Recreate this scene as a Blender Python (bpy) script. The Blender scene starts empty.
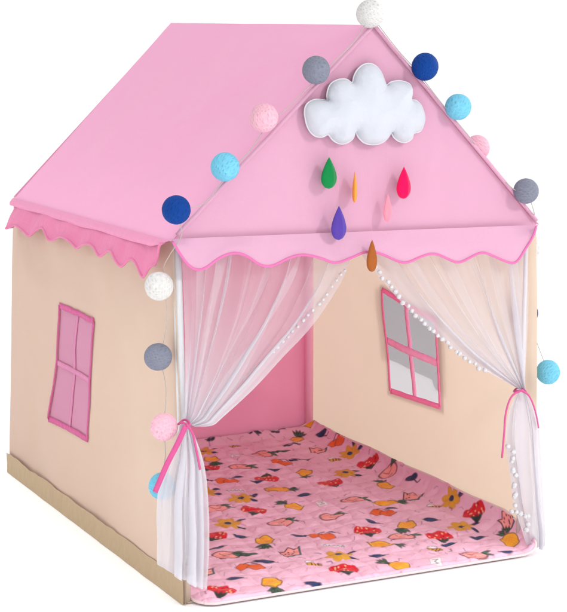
import bpy, bmesh, math, random
import numpy as np
from mathutils import Vector, Matrix, noise
random.seed(7); RNG = np.random.default_rng(11)
scene = bpy.context.scene
COL = scene.collection

# ------------------------------------------------------------------ measured data (metres)
FRONT_SCALLOP = [(-0.026, 0.872), (-0.003, 0.835), (0.022, 0.808), (0.048, 0.804), (0.086, 0.827), (0.123, 0.837), (0.154, 0.83), (0.193, 0.804), (0.225, 0.801), (0.273, 0.818), (0.307, 0.822), (0.352, 0.81), (0.387, 0.797), (0.432, 0.808), (0.469, 0.819), (0.517, 0.81), (0.575, 0.785), (0.618, 0.796), (0.66, 0.803), (0.698, 0.789), (0.733, 0.775), (0.765, 0.787), (0.8, 0.798), (0.836, 0.785), (0.869, 0.771), (0.905, 0.766), (0.943, 0.822), (0.957, 0.854)]
SIDE_SCALLOP = [(1.207, 0.757), (1.087, 0.777), (0.965, 0.763), (0.863, 0.797), (0.787, 0.773), (0.66, 0.797), (0.566, 0.78), (0.466, 0.803), (0.386, 0.783), (0.307, 0.806), (0.22, 0.781), (0.173, 0.804), (0.091, 0.773), (0.04, 0.808), (-0.045, 0.87)]
CLOUD = [(0.313, 1.149), (0.315, 1.164), (0.324, 1.174), (0.341, 1.18), (0.362, 1.178), (0.372, 1.177), (0.371, 1.19), (0.376, 1.209), (0.386, 1.219), (0.403, 1.225), (0.421, 1.225), (0.437, 1.217), (0.442, 1.232), (0.451, 1.247), (0.466, 1.258), (0.484, 1.261), (0.502, 1.253), (0.515, 1.238), (0.524, 1.219), (0.53, 1.21), (0.542, 1.217), (0.564, 1.22), (0.586, 1.215), (0.597, 1.206), (0.599, 1.19), (0.597, 1.176), (0.612, 1.172), (0.627, 1.158), (0.635, 1.136), (0.633, 1.117), (0.625, 1.101), (0.606, 1.095), (0.601, 1.083), (0.585, 1.075), (0.566, 1.078), (0.552, 1.088), (0.544, 1.099), (0.533, 1.085), (0.516, 1.075), (0.494, 1.072), (0.472, 1.077), (0.456, 1.09), (0.447, 1.104), (0.44, 1.088), (0.423, 1.078), (0.405, 1.077), (0.387, 1.086), (0.375, 1.099), (0.359, 1.094), (0.342, 1.096), (0.328, 1.107), (0.318, 1.125)]
LEAD_L = [(0.446, 0.795), (0.414, 0.738), (0.337, 0.646), (0.253, 0.575), (0.179, 0.514), (0.095, 0.455), (0.065, 0.44), (0.022, 0.442)]
POM_L = [(0.425, 0.777), (0.366, 0.709), (0.305, 0.653), (0.247, 0.603), (0.19, 0.56), (0.131, 0.518)]
LEAD_R = [(0.498, 0.782), (0.572, 0.698), (0.656, 0.618), (0.744, 0.546), (0.809, 0.503), (0.866, 0.469), (0.929, 0.433)]
TAIL_L_l = [(-0.015, 0.458), (-0.041, 0.393), (-0.066, 0.33), (-0.076, 0.286), (-0.077, 0.201), (-0.078, 0.129)]
TAIL_L_r = [(0.004, 0.451), (0.021, 0.414), (0.041, 0.352), (0.051, 0.267), (0.053, 0.17), (0.042, 0.103)]
TAIL_R_l = [(0.915, 0.441), (0.887, 0.384), (0.88, 0.306), (0.899, 0.204), (0.911, 0.138), (0.953, 0.022)]
TAIL_R_r = [(0.934, 0.437), (0.963, 0.394), (0.985, 0.326), (0.999, 0.191), (1.014, 0.067), (1.013, 0.007)]
POM_TR = [(0.87, 0.299), (0.88, 0.285), (0.881, 0.259), (0.888, 0.237), (0.893, 0.157), (0.888, 0.136), (0.901, 0.121), (0.923, 0.116), (0.936, 0.098), (0.93, 0.082)]
RIB_L1 = [(-0.021, 0.47), (-0.043, 0.428), (-0.068, 0.385), (-0.097, 0.325)]
RIB_L2 = [(-0.023, 0.47), (-0.008, 0.45), (0.001, 0.411), (0.011, 0.361)]
RIB_R1 = [(0.907, 0.446), (0.874, 0.434), (0.857, 0.394), (0.853, 0.335), (0.849, 0.276)]
RIB_R2 = [(0.904, 0.446), (0.929, 0.426), (0.949, 0.384), (0.96, 0.341)]
WIN_L = [(0.887, 0.251), (0.593, 0.261), (0.53, 0.592), (0.812, 0.588)]
WIN_R = [(0.752, 0.257), (0.451, 0.274), (0.483, 0.522), (0.798, 0.561)]
BALLS = [('white', 0.484, -0.02, 1.376), ('grey', 0.335, -0.035, 1.248), ('pink', 0.202, -0.035, 1.142), ('lb', 0.105, -0.035, 1.034), ('db', -0.017, -0.04, 0.943), ('white', -0.05, -0.015, 0.769), ('grey', -0.045, 0.008, 0.601), ('pink', -0.05, -0.037, 0.447), ('lb', -0.04, 0.004, 0.295), ('db', 0.63, -0.03, 1.253), ('lb', 0.726, -0.03, 1.156), ('pink', 0.836, 0.05, 1.048), ('grey', 0.932, -0.03, 0.943), ('white', 1.03, 0.088, 0.781), ('db', 1.03, 0.092, 0.605), ('lb', 1.06, 0.027, 0.456)]
DROPS = [('green', 0.371, -0.035, 1.047, 0.973), ('orange', 0.44, -0.035, 1.012, 0.937), ('crimson', 0.574, -0.035, 1.017, 0.94), ('pink', 0.531, -0.035, 0.954, 0.887), ('purple', 0.393, -0.045, 0.933, 0.852), ('brown', 0.475, -0.06, 0.85, 0.773)]
MAT_FRONT = [(0.045, -0.023), (0.074, -0.056), (0.292, -0.053), (0.56, -0.073), (0.85, -0.082), (0.942, -0.074)]
MAT_RIGHT_UP = [(1.113, 0.047), (0.913, 0.052), (0.551, 0.062), (0.282, 0.054), (0.135, 0.069), (0.073, 0.075)]
HEM = [(1.375, 0.013), (1.125, 0.055), (0.882, 0.058), (0.627, 0.06), (0.397, 0.066), (0.188, 0.061), (0.027, 0.067), (-0.04, 0.074)]
PRINTS = [('P', 0.903, 1.171), ('v', 0.782, 1.258), ('v', 0.873, 1.253), ('v', 0.639, 1.253), ('b', 0.686, 1.183), ('w', 0.901, 1.02), ('s', 0.726, 1.064), ('g', 0.79, 1.06), ('c', 0.639, 1.074), ('o', 0.742, 0.954), ('v', 0.809, 0.96), ('P', 0.557, 1.072), ('s', 0.601, 0.952), ('P', 0.753, 0.822), ('o', 0.506, 0.841), ('r', 0.622, 0.81), ('B', 0.596, 0.694), ('r', 0.766, 0.685), ('t', 0.484, 0.748), ('f', 0.465, 0.659), ('r', 0.448, 0.542), ('Q', 0.568, 0.525), ('c', 0.648, 0.511), ('s', 0.618, 0.4), ('f', 0.856, 0.753), ('f', 1.007, 1.012), ('b', 0.899, 0.898), ('k', 1.038, 1.261), ('f', 0.335, 0.463), ('s', 0.47, 0.412), ('r', 0.257, 0.387), ('P', 0.367, 0.299), ('n', 0.466, 0.294), ('o', 0.52, 0.261), ('w', 0.382, 0.174), ('s', 0.226, 0.23), ('g', 0.271, 0.217), ('t', 0.509, 0.18), ('f', 0.481, 0.093), ('o', 0.243, 0.109), ('n', 0.295, 0.13), ('b', 0.397, 0.064), ('r', 0.446, -0.001), ('P', 0.244, -0.014), ('w', 0.12, 0.125), ('r', 0.11, -0.017), ('n', 0.172, 0.045), ('n', 0.324, 0.355), ('n', 0.224, 0.291), ('r', 0.997, 0.877), ('s', 1.005, 0.757), ('k', 1.026, 0.66), ('P', 0.903, 0.591), ('w', 0.913, 0.461), ('s', 0.747, 0.502), ('o', 0.768, 0.368), ('f', 1.023, 0.436), ('b', 0.921, 0.347), ('r', 1.009, 0.298), ('w', 1.049, 0.202), ('r', 0.646, 0.246), ('P', 0.771, 0.248), ('f', 0.895, 0.169), ('r', 0.796, 0.123), ('P', 0.96, 0.044), ('n', 0.702, 0.315), ('B', 0.624, 0.129), ('Q', 0.591, -0.03), ('c', 0.683, -0.05), ('b', 0.73, 0.033), ('s', 0.796, -0.045), ('n', 0.885, 0.073), ('n', 0.678, 0.886), ('n', 0.579, 0.792), ('v', 0.857, 1.121), ('n', 0.785, 0.056), ('n', 0.447, 0.867), ('n', 0.851, 0.258)]

# tent corners (front opening on y = 0, x across, y into the tent)
FLB, FRB = Vector((0.013, -0.009, 0)), Vector((0.990, -0.020, 0))
BLB, BRB = Vector((-0.036, 1.262, 0)), Vector((1.012, 1.285, 0))
FLE, FRE = Vector((-0.006, 0, 0.872)), Vector((0.987, 0, 0.851))
BLE, BRE = Vector((0.0, 1.262, 0.843)), Vector((1.0, 1.276, 0.85))
APF, APB = Vector((0.498, 0, 1.350)), Vector((0.519, 1.276, 1.353))

# ------------------------------------------------------------------ materials
def lin(c):
    return tuple(((v/255)/12.92 if v/255 <= .04045 else ((v/255+.055)/1.055)**2.4) for v in c)
def alb(c, e=1.0):
    return tuple(v/e for v in lin(c)) + (1.0,)

def new_mat(name):
    m = bpy.data.materials.new(name); m.use_nodes = True
    nt = m.node_tree; nt.nodes.clear()
    return m, nt, nt.nodes.new('ShaderNodeOutputMaterial')
def nd(nt, t, **kw):
    n = nt.nodes.new(t)
    for k, v in kw.items():
        if hasattr(n, k) and k not in n.inputs: setattr(n, k, v)
        else: n.inputs[k].default_value = v
    return n

def weave_bump(nt, fine=900, strength=.12, coarse=14, cs=.25):
    tc = nd(nt, 'ShaderNodeTexCoord')
    n1 = nd(nt, 'ShaderNodeTexNoise', Scale=fine, Detail=2.0)
    n2 = nd(nt, 'ShaderNodeTexNoise', Scale=coarse, Detail=4.0)
    nt.links.new(tc.outputs['Object'], n1.inputs['Vector']); nt.links.new(tc.outputs['Object'], n2.inputs['Vector'])
    b1 = nd(nt, 'ShaderNodeBump', Strength=strength, Distance=.001)
    b2 = nd(nt, 'ShaderNodeBump', Strength=cs, Distance=.012)
    nt.links.new(n1.outputs['Fac'], b1.inputs['Height']); nt.links.new(n2.outputs['Fac'], b2.inputs['Height'])
    nt.links.new(b2.outputs['Normal'], b1.inputs['Normal'])
    return b1, n1, n2

def fabric(name, col, trans=.22, fine=900, strength=.12, coarse=14, cs=.25, var=.06, tcol=None):
    """thin woven cloth: diffuse both sides with a little light let through"""
    m, nt, out = new_mat(name)
    b, n1, n2 = weave_bump(nt, fine, strength, coarse, cs)
    mixc = nd(nt, 'ShaderNodeMixRGB', Fac=0.5)
    c = Vector(col[:3])
    mixc.inputs['Color1'].default_value = tuple(c*(1-var)) + (1,)
    mixc.inputs['Color2'].default_value = tuple(c*(1+var)) + (1,)
    nt.links.new(n1.outputs['Fac'], mixc.inputs['Fac'])
    d = nd(nt, 'ShaderNodeBsdfPrincipled', Roughness=.85)
    d.inputs['Specular IOR Level'].default_value = .15
    d.inputs['Sheen Weight'].default_value = .12
    d.inputs['Sheen Roughness'].default_value = .5
    t = nd(nt, 'ShaderNodeBsdfTranslucent')
    nt.links.new(mixc.outputs['Color'], d.inputs['Base Color'])
    if tcol: t.inputs['Color'].default_value = tcol
    else: nt.links.new(mixc.outputs['Color'], t.inputs['Color'])
    nt.links.new(b.outputs['Normal'], d.inputs['Normal'])
    mx = nd(nt, 'ShaderNodeMixShader', Fac=trans)
    nt.links.new(d.outputs[0], mx.inputs[1]); nt.links.new(t.outputs[0], mx.inputs[2])
    nt.links.new(mx.outputs[0], out.inputs['Surface'])
    return m

def felt(name, col, fine=420, strength=.5, var=.10):
    return fabric(name, col, trans=0.0, fine=fine, strength=strength, coarse=40, cs=.15, var=var)

def tulle(name):
    m, nt, out = new_mat(name)
    at = nd(nt, 'ShaderNodeAttribute', attribute_name='gather')
    tc = nd(nt, 'ShaderNodeTexCoord')
    n = nd(nt, 'ShaderNodeTexNoise', Scale=520.0, Detail=1.0)
    nt.links.new(tc.outputs['Object'], n.inputs['Vector'])
    mr = nd(nt, 'ShaderNodeMapRange'); mr.inputs['From Min'].default_value = .3; mr.inputs['From Max'].default_value = .7
    mr.inputs['To Min'].default_value = .92; mr.inputs['To Max'].default_value = 1.08
    nt.links.new(n.outputs['Fac'], mr.inputs['Value'])
    mu = nd(nt, 'ShaderNodeMath', operation='MULTIPLY', use_clamp=True)
    nt.links.new(at.outputs['Fac'], mu.inputs[0]); mu.inputs[1].default_value = 1.0
    d = nd(nt, 'ShaderNodeBsdfDiffuse', Color=TULLE_COL); t = nd(nt, 'ShaderNodeBsdfTranslucent', Color=TULLE_COL)
    m1 = nd(nt, 'ShaderNodeMixShader', Fac=.4)
    nt.links.new(d.outputs[0], m1.inputs[1]); nt.links.new(t.outputs[0], m1.inputs[2])
    tr = nd(nt, 'ShaderNodeBsdfTransparent')
    m2 = nd(nt, 'ShaderNodeMixShader')
    nt.links.new(mu.outputs[0], m2.inputs[0]); nt.links.new(tr.outputs[0], m2.inputs[1]); nt.links.new(m1.outputs[0], m2.inputs[2])
    nt.links.new(m2.outputs[0], out.inputs['Surface'])
    return m

def mesh_net(name, col, opac, trans=.5):
    """window netting: fine grid of threads over clear gaps, far below a pixel, so a fixed cover ratio"""
    m, nt, out = new_mat(name)
    d = nd(nt, 'ShaderNodeBsdfDiffuse', Color=col); t = nd(nt, 'ShaderNodeBsdfTranslucent', Color=col)
    m1 = nd(nt, 'ShaderNodeMixShader', Fac=trans)
    nt.links.new(d.outputs[0], m1.inputs[1]); nt.links.new(t.outputs[0], m1.inputs[2])
    tr = nd(nt, 'ShaderNodeBsdfTransparent')
    m2 = nd(nt, 'ShaderNodeMixShader', Fac=opac)
    nt.links.new(tr.outputs[0], m2.inputs[1]); nt.links.new(m1.outputs[0], m2.inputs[2])
    nt.links.new(m2.outputs[0], out.inputs['Surface'])
    return m

def thread_ball(name, col):
    """cotton thread wound round a ball: crossing fine ridges, with gaps and uneven glue"""
    m, nt, out = new_mat(name)
    tc = nd(nt, 'ShaderNodeTexCoord')
    prev = None; hs = []
    for k, (rot, sc) in enumerate((((.3, .2, .1), 52), ((1.1, .7, .4), 61), ((.2, 1.4, 2.0), 47), ((2.2, .5, 1.2), 57))):
        mp = nd(nt, 'ShaderNodeMapping'); mp.inputs['Rotation'].default_value = rot
        w = nd(nt, 'ShaderNodeTexWave', Scale=float(sc), Distortion=6.0, Detail=2.0)
        w.inputs['Detail Scale'].default_value = .25
        nt.links.new(tc.outputs['Object'], mp.inputs['Vector']); nt.links.new(mp.outputs[0], w.inputs['Vector'])
        hs.append(w)
    a = hs[0].outputs['Fac']
    for w in hs[1:]:
        mx = nd(nt, 'ShaderNodeMath', operation='MAXIMUM')
        nt.links.new(a, mx.inputs[0]); nt.links.new(w.outputs['Fac'], mx.inputs[1]); a = mx.outputs[0]
    n = nd(nt, 'ShaderNodeTexNoise', Scale=110.0, Detail=5.0)
    nt.links.new(tc.outputs['Object'], n.inputs['Vector'])
    ad = nd(nt, 'ShaderNodeMath', operation='MULTIPLY')
    nt.links.new(a, ad.inputs[0]); nt.links.new(n.outputs['Fac'], ad.inputs[1])
    b = nd(nt, 'ShaderNodeBump', Strength=.9, Distance=.0025)
    nt.links.new(ad.outputs[0], b.inputs['Height'])
    c = Vector(col[:3])
    mc = nd(nt, 'ShaderNodeMixRGB')
    mc.inputs['Color1'].default_value = tuple(c*.74)+(1,); mc.inputs['Color2'].default_value = tuple(c*1.16)+(1,)
    nt.links.new(ad.outputs[0], mc.inputs['Fac'])
    p = nd(nt, 'ShaderNodeBsdfPrincipled', Roughness=.75)
    p.inputs['Specular IOR Level'].default_value = .15
    nt.links.new(mc.outputs[0], p.inputs['Base Color']); nt.links.new(b.outputs[0], p.inputs['Normal'])
    nt.links.new(p.outputs[0], out.inputs['Surface'])
    return m

def plain(name, col, rough=.5):
    m, nt, out = new_mat(name)
    tc = nd(nt, 'ShaderNodeTexCoord'); n = nd(nt, 'ShaderNodeTexNoise', Scale=60.0, Detail=3.0)
    nt.links.new(tc.outputs['Object'], n.inputs['Vector'])
    mc = nd(nt, 'ShaderNodeMixRGB'); c = Vector(col[:3])
    mc.inputs['Color1'].default_value = tuple(c*.95)+(1,); mc.inputs['Color2'].default_value = tuple(c*1.04)+(1,)
    nt.links.new(n.outputs['Fac'], mc.inputs['Fac'])
    p = nd(nt, 'ShaderNodeBsdfPrincipled', Roughness=rough)
    nt.links.new(mc.outputs[0], p.inputs['Base Color']); nt.links.new(p.outputs[0], out.inputs['Surface'])
    return m

E0 = 1.22
TULLE_COL = (.68, .67, .715, 1)
M = {}
M['roof']   = fabric('pink_roof_cloth', alb((240, 170, 205), 1.12), trans=.06, coarse=9, cs=.35)
M['fold']   = fabric('pink_roof_cloth_shaded', alb((234, 150, 188), 1.18), trans=.06, coarse=22, cs=.5)  # shade of the turned-down roof edge put into a darker pink
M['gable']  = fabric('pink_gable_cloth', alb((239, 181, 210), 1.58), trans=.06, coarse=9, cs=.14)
M['side_valance'] = fabric('deep_pink_valance_cloth', alb((230, 130, 172), 1.22), trans=.06, coarse=24, cs=.5)
M['front_valance'] = fabric('pink_front_valance_cloth', alb((243, 190, 219), 1.44), trans=.2, coarse=16, cs=.3)
M['bind']   = fabric('dark_pink_binding', alb((238, 124, 184), 1.42), trans=0, coarse=60, cs=.2)
M['beige']  = fabric('beige_cloth_lightened_inside', alb((226, 209, 188), 1.04), trans=.44, coarse=5, cs=.28, var=.04)  # same cloth as the outer wall, lightened to offset the dimmer inside
M['beige_out'] = fabric('beige_cloth_darkened_outside', alb((226, 204, 184), 1.20), trans=.3, coarse=5, cs=.28, var=.04)  # same cloth as the inner wall, darkened against the stronger light outside
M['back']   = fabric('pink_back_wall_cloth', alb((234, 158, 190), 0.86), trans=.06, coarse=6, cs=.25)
M['sleeve'] = fabric('light_pink_sleeve', alb((240, 176, 204), .9), trans=0, coarse=30, cs=.2)
M['hem']    = fabric('khaki_hem_cloth', alb((184, 159, 127), 1.18), trans=0, coarse=30, cs=.35)
M['trim_dark'] = fabric('rose_window_trim', alb((206, 92, 146), 1.1), trans=.1, coarse=70, cs=.4)
M['trim_rose'] = fabric('bright_rose_window_trim', alb((232, 132, 172), .66), trans=0, coarse=70, cs=.4)
M['mull']   = fabric('pink_window_bar', alb((244, 176, 208), .74), trans=0, coarse=70, cs=.3)
M['mull_l'] = fabric('soft_pink_window_bar', alb((214, 132, 172), 1.12), trans=.1, coarse=70, cs=.3)
M['net_pink'] = mesh_net('pink_window_net', alb((208, 154, 180), 1.06), .93, .3)
M['net_grey'] = mesh_net('grey_window_net', (.29, .28, .295, 1), .64, .5)
M['net_added'] = mesh_net('grey_window_added_net', (.27, .26, .275, 1), .48, .5)
M['tulle']  = tulle('white_tulle')
M['pom']    = felt('white_pompom_yarn', (.60, .595, .62, 1), fine=900, strength=.6)
M['ribbon'] = fabric('pink_ribbon', alb((226, 96, 158), 1.55), trans=0, coarse=90, cs=.2)
M['pole']   = plain('white_plastic_pole', (.62, .63, .65, 1), .5)
M['cord']   = plain('clear_grey_cord', (.36, .32, .29, 1), .35)
M['thread'] = plain('pale_thread', alb((240, 178, 208), 1.4), .5)
M['cloud']  = fabric('white_plush', (.47, .49, .54, 1), trans=0, fine=500, strength=.35, coarse=30, cs=.35, var=.03)
M['cloud_edge'] = felt('white_felt_edge', (.60, .60, .64, 1))
BC = {'white': (.60, .59, .58, 1), 'grey': alb((128, 132, 148), 1.15), 'pink': alb((248, 190, 208), 1.3),
      'lb': alb((118, 198, 226), 1.2), 'db': alb((4, 62, 142), 1.15)}
for k, c in BC.items(): M['ball_'+k] = thread_ball('wound_thread_'+k, c)
DC = {'green': (6, 126, 64), 'orange': (246, 150, 44), 'crimson': (232, 0, 82), 'pink': (246, 140, 160),
      'purple': (84, 60, 156), 'brown': (160, 88, 38)}
for k, c in DC.items(): M['drop_'+k] = felt('felt_'+k, alb(c, 1.15))
M['ground'] = plain('white_studio_floor', (.97, .97, .97, 1), .9)
M['mat_edge'] = fabric('cream_mat_edge', alb((240, 214, 216), 1.12), trans=0, coarse=60, cs=.4)

def mat_print():
    m, nt, out = new_mat('quilted_fruit_print')
    at = nd(nt, 'ShaderNodeAttribute', attribute_name='print')
    b, n1, n2 = weave_bump(nt, 700, .25, 30, .55)
    p = nd(nt, 'ShaderNodeBsdfPrincipled', Roughness=.85)
    p.inputs['Specular IOR Level'].default_value = .15
    p.inputs['Sheen Weight'].default_value = .15
    hs = nd(nt, 'ShaderNodeMixRGB', blend_type='MULTIPLY', Fac=.10)
    nt.links.new(at.outputs['Color'], hs.inputs['Color1']); nt.links.new(n1.outputs['Color'], hs.inputs['Color2'])
    nt.links.new(hs.outputs[0], p.inputs['Base Color']); nt.links.new(b.outputs[0], p.inputs['Normal'])
    nt.links.new(p.outputs[0], out.inputs['Surface'])
    return m
M['mat'] = mat_print()

# ------------------------------------------------------------------ object helpers
def link(name, verts, faces, mat, parent=None, smooth=True, label=None):
    me = bpy.data.meshes.new(name)
    me.from_pydata([tuple(v) for v in verts], [], faces)
    for mm in (mat if isinstance(mat, (list, tuple)) else [mat]): me.materials.append(mm)
    if smooth: me.polygons.foreach_set('use_smooth', [True]*len(me.polygons))
    me.update()
    o = bpy.data.objects.new(name, me); COL.objects.link(o)
    if parent:
        o.parent = parent
        o.location = -world_loc(parent)
    if label: o['label'] = label
    return o
def world_loc(o):
    v = Vector((0, 0, 0))
    while o: v += o.location; o = o.parent
    return v
def tag(o, label, cat, group=None, kind=None):
    if label: o['label'] = label
    if cat: o['category'] = cat
    if group: o['group'] = group
    if kind: o['kind'] = kind
    return o
def empty(name, loc):
    o = bpy.data.objects.new(name, None); COL.objects.link(o); o.location = loc; o.empty_display_size = .1
    return o

def grid_faces(nu, nv, skip=None, closed_u=False):
    f = []
    for j in range(nv):
        for i in range(nu if closed_u else nu):
            if skip and skip(i, j): continue
            a = j*(nu+1)+i
            f.append((a, a+1, a+nu+2, a+nu+1))
    return f

def tube(path, r, n=10, taper=None):
    """closed-ended tube along a list of points"""
    vs, fs = [], []
    P = [Vector(p) for p in path]
    for i, p in enumerate(P):
        t = (P[min(i+1, len(P)-1)]-P[max(i-1, 0)]).normalized()
        a = t.cross(Vector((0.13, 0.2, 1))); a = a.normalized() if a.length > 1e-4 else Vector((1, 0, 0))
        b = t.cross(a)
        rr = r*(taper[i] if taper else 1)
        for k in range(n):
            th = 2*math.pi*k/n
            vs.append(p+a*math.cos(th)*rr+b*math.sin(th)*rr)
    for i in range(len(P)-1):
        for k in range(n):
            fs.append((i*n+k, i*n+(k+1) % n, (i+1)*n+(k+1) % n, (i+1)*n+k))
    fs.append(tuple(range(n))[::-1]); fs.append(tuple((len(P)-1)*n+k for k in range(n)))
    return vs, fs

def catmull(pts, per=8):
    P = [Vector(p) for p in pts]; out = []
    for i in range(len(P)-1):
        p0, p1, p2, p3 = P[max(i-1, 0)], P[i], P[i+1], P[min(i+2, len(P)-1)]
        for k in range(per):
            t = k/per
            out.append(.5*((2*p1)+(-p0+p2)*t+(2*p0-5*p1+4*p2-p3)*t*t+(-p0+3*p1-3*p2+p3)*t**3))
    out.append(P[-1]); return out

def resample(pts, n):
    P = [Vector(p) for p in pts]; d = [0]
    for a, b in zip(P, P[1:]): d.append(d[-1]+(b-a).length)
    out = []; j = 0
    for i in range(n+1):
        s = d[-1]*i/n
        while j < len(P)-2 and d[j+1] < s: j += 1
        t = (s-d[j])/max(d[j+1]-d[j], 1e-9)
        out.append(P[j].lerp(P[j+1], min(max(t, 0), 1)))
    return out

def sm(t): t = min(max(t, 0), 1); return t*t*(3-2*t)

def merge(*parts):
    V, F = [], []
    for v, f in parts:
        n = len(V); V += list(v); F += [tuple(i+n for i in q) for q in f]
    return V, F

def ribbon(path, w, thick, nrm, n=40, twist=0.0):
    """flat strip with a real thickness along a path"""
    P = resample(path, n); vs, fs = [], []
    for i, p in enumerate(P):
        t = (P[min(i+1, n)]-P[max(i-1, 0)]).normalized()
        nn = (Vector(nrm)-t*t.dot(Vector(nrm))).normalized()
        nn.rotate(Matrix.Rotation(twist*i/n, 3, t))
        s = t.cross(nn)
        for a, b in ((-1, -1), (1, -1), (1, 1), (-1, 1)):
            vs.append(p+s*a*w/2+nn*b*thick/2)
    for i in range(n):
        for k in range(4):
            fs.append((i*4+k, i*4+(k+1) % 4, i*4+4+(k+1) % 4, i*4+4+k))
    fs += [(0, 1, 2, 3)[::-1], tuple(n*4+k for k in range(4))]
    return vs, fs

def add_attr(o, name, vals):
    a = o.data.attributes.new(name, 'FLOAT', 'POINT'); a.data.foreach_set('value', vals)

# ------------------------------------------------------------------ the tent
tent = empty('play_tent', (.5, .63, 0))
tag(tent, 'pink and beige house shaped fabric play tent with gable roof and open curtained front', 'play tent')

def bil(c, u, v):   # c = (u0v0, u1v0, u1v1, u0v1)
    return c[0]*(1-u)*(1-v)+c[1]*u*(1-v)+c[2]*u*v+c[3]*(1-u)*v

def wall_sheet(name, c, mat, nrm, hole=None, nu=64, nv=56, amp=.006, seed=0, parent=tent, freq=3.0, sagf=None):
    c = [Vector(p) for p in c]; nrm = Vector(nrm)
    us = [i/nu for i in range(nu+1)]; vs_ = [j/nv for j in range(nv+1)]
    rng = None
    if hole:
        # hole corners -> (u, v) by a few Newton-free fixed point steps
        uv = []
        for h in hole:
            u = v = .5
            for _ in range(60):
                e = Vector(h)-bil(c, u, v)
                du = c[1]-c[0]; dv = c[3]-c[0]
                u += e.dot(du)/du.length_squared; v += e.dot(dv)/dv.length_squared
            uv.append((u, v))
        ua, ub = (uv[0][0]+uv[3][0])/2, (uv[1][0]+uv[2][0])/2
        va, vb = (uv[0][1]+uv[1][1])/2, (uv[2][1]+uv[3][1])/2
        def snap(L, x):
            i = min(range(1, len(L)-1), key=lambda q: abs(L[q]-x)); L[i] = x; return i
        ia, ib, ja, jb = snap(us, ua), snap(us, ub), snap(vs_, va), snap(vs_, vb)
        off = [(uv[0][0]-ua, uv[0][1]-va), (uv[1][0]-ub, uv[1][1]-va), (uv[2][0]-ub, uv[2][1]-vb), (uv[3][0]-ua, uv[3][1]-vb)]
        def warp(u, v):
            a = min(max((u-ua)/(ub-ua), 0), 1); b = min(max((v-va)/(vb-va), 0), 1)
            w = 1.0
            if u < ua: w *= u/ua
            if u > ub: w *= (1-u)/(1-ub)
            if v < va: w *= v/va
            if v > vb: w *= (1-v)/(1-vb)
            k = [(1-a)*(1-b), a*(1-b), a*b, (1-a)*b]
            return u+w*sum(k[q]*off[q][0] for q in range(4)), v+w*sum(k[q]*off[q][1] for q in range(4))
        rng = (ia, ib, ja, jb)
    def disp(u, v):
        e = min(1, 8*min(u, 1-u, v, 1-v)+.15)*min(1, 6*v+.10)
        p = Vector((u*freq+seed*3.1, v*freq*.8, seed))
        d = noise.fractal(p, .8, 2.0, 3)*amp*e
        d += noise.noise(Vector((u*freq*3+seed, v*.8, seed*2.0)))*amp*.5*e      # soft vertical drape folds
        d += amp*.75*max(0, 1-2.0*abs(noise.noise(Vector((u*2.6+v*1.3, v*2.4-u*.8, seed+7.5)))))**3*e   # soft creases
        if sagf: d += sagf(u, v)
        return d
    def pos(u, v, lift=0):
        if hole: u, v = warp(u, v)
        return bil(c, u, v)+nrm*(disp(u, v)+lift)
    verts = [pos(u, v) for v in vs_ for u in us]
    skip = (lambda i, j: rng[0] <= i < rng[1] and rng[2] <= j < rng[3]) if rng else None
    o = link(name, verts, grid_faces(nu, nv, skip), mat, parent)
    if hole: return o, (lambda a, b, lift=0: pos(ua+(ub-ua)*a, va+(vb-va)*b, lift))
    return o

def strip(at, a0, b0, a1, b1, w, lift, n=28, th=.0008, wob=.0016, wdir=None):
    """sewn band from (a0,b0) to (a1,b1) in window coordinates, real thickness, slightly wavy edges"""
    A = [at(a0+(a1-a0)*i/n, b0+(b1-b0)*i/n, lift) for i in range(n+1)]
    out = at(.5, .5, 1)-at(.5, .5, 0)
    vs, fs = [], []
    for i, p in enumerate(A):
        t = (A[min(i+1, n)]-A[max(i-1, 0)]).normalized(); s = t.cross(out).normalized()
        w1 = w/2+noise.noise(p*40)*wob; w2 = w/2+noise.noise(p*40+Vector((9, 3, 1)))*wob
        l = noise.noise(p*25)*.001
        for q, h in ((-w1, 0), (w2, 0), (w2, th), (-w1, th)): vs.append(p+s*q+out*(h+l))
    for i in range(n):
        for k in range(4): fs.append((i*4+k, i*4+(k+1) % 4, i*4+4+(k+1) % 4, i*4+4+k))
    fs += [(3, 2, 1, 0), tuple(n*4+k for k in range(4))]
    return vs, fs

def window(wall, at, trim_mat, bar_mat, net_mat, side, barw, dn=.001, ov=0.0):
    n = 20
    link('window_net', [at(-ov+(1+2*ov)*i/n, -ov+(1+2*ov)*j/n, -dn*side) for j in range(n+1) for i in range(n+1)], grid_faces(n, n), net_mat, wall)
    bars = merge(strip(at, .5, 0, .5, 1, barw, .0008*side), strip(at, 0, .5, 1, .5, barw, .0018*side))
    link('window_bar', *bars, bar_mat, wall)
    e = .012
    fr = merge(strip(at, 0, 0, 1, 0, .016, .0022*side), strip(at, 0, 1, 1, 1, .016, .0023*side),
               strip(at, 0, 0, 0, 1, .011, .0032*side), strip(at, 1, 0, 1, 1, .011, .0033*side))
    link('window_trim', *fr, trim_mat, wall)

# left wall, seen from outside
lw, atL = wall_sheet('side_wall', (BLB, FLB, FLE, BLE), M['beige_out'], (-1, 0, 0),
                     [(0, y, z) for y, z in WIN_L], seed=1, amp=.011)
lw['label'] = 'beige wall seen from outside with pink window'
window(lw, atL, M['trim_dark'], M['mull_l'], M['net_pink'], 1, .016)
# right wall, seen from inside through the opening
rw, atR = wall_sheet('side_wall', (BRB, FRB, FRE, BRE), M['beige'], (-1, 0, 0),
                     [(1.0, y, z) for y, z in WIN_R], seed=2, amp=.009,
                     sagf=lambda u, v: -.012*math.sin(math.pi*v)*u)
rw['label'] = 'beige wall seen from inside with grey window'
window(rw, atR, M['trim_rose'], M['mull'], M['net_grey'], 1, .022, .006, .06)
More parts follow.
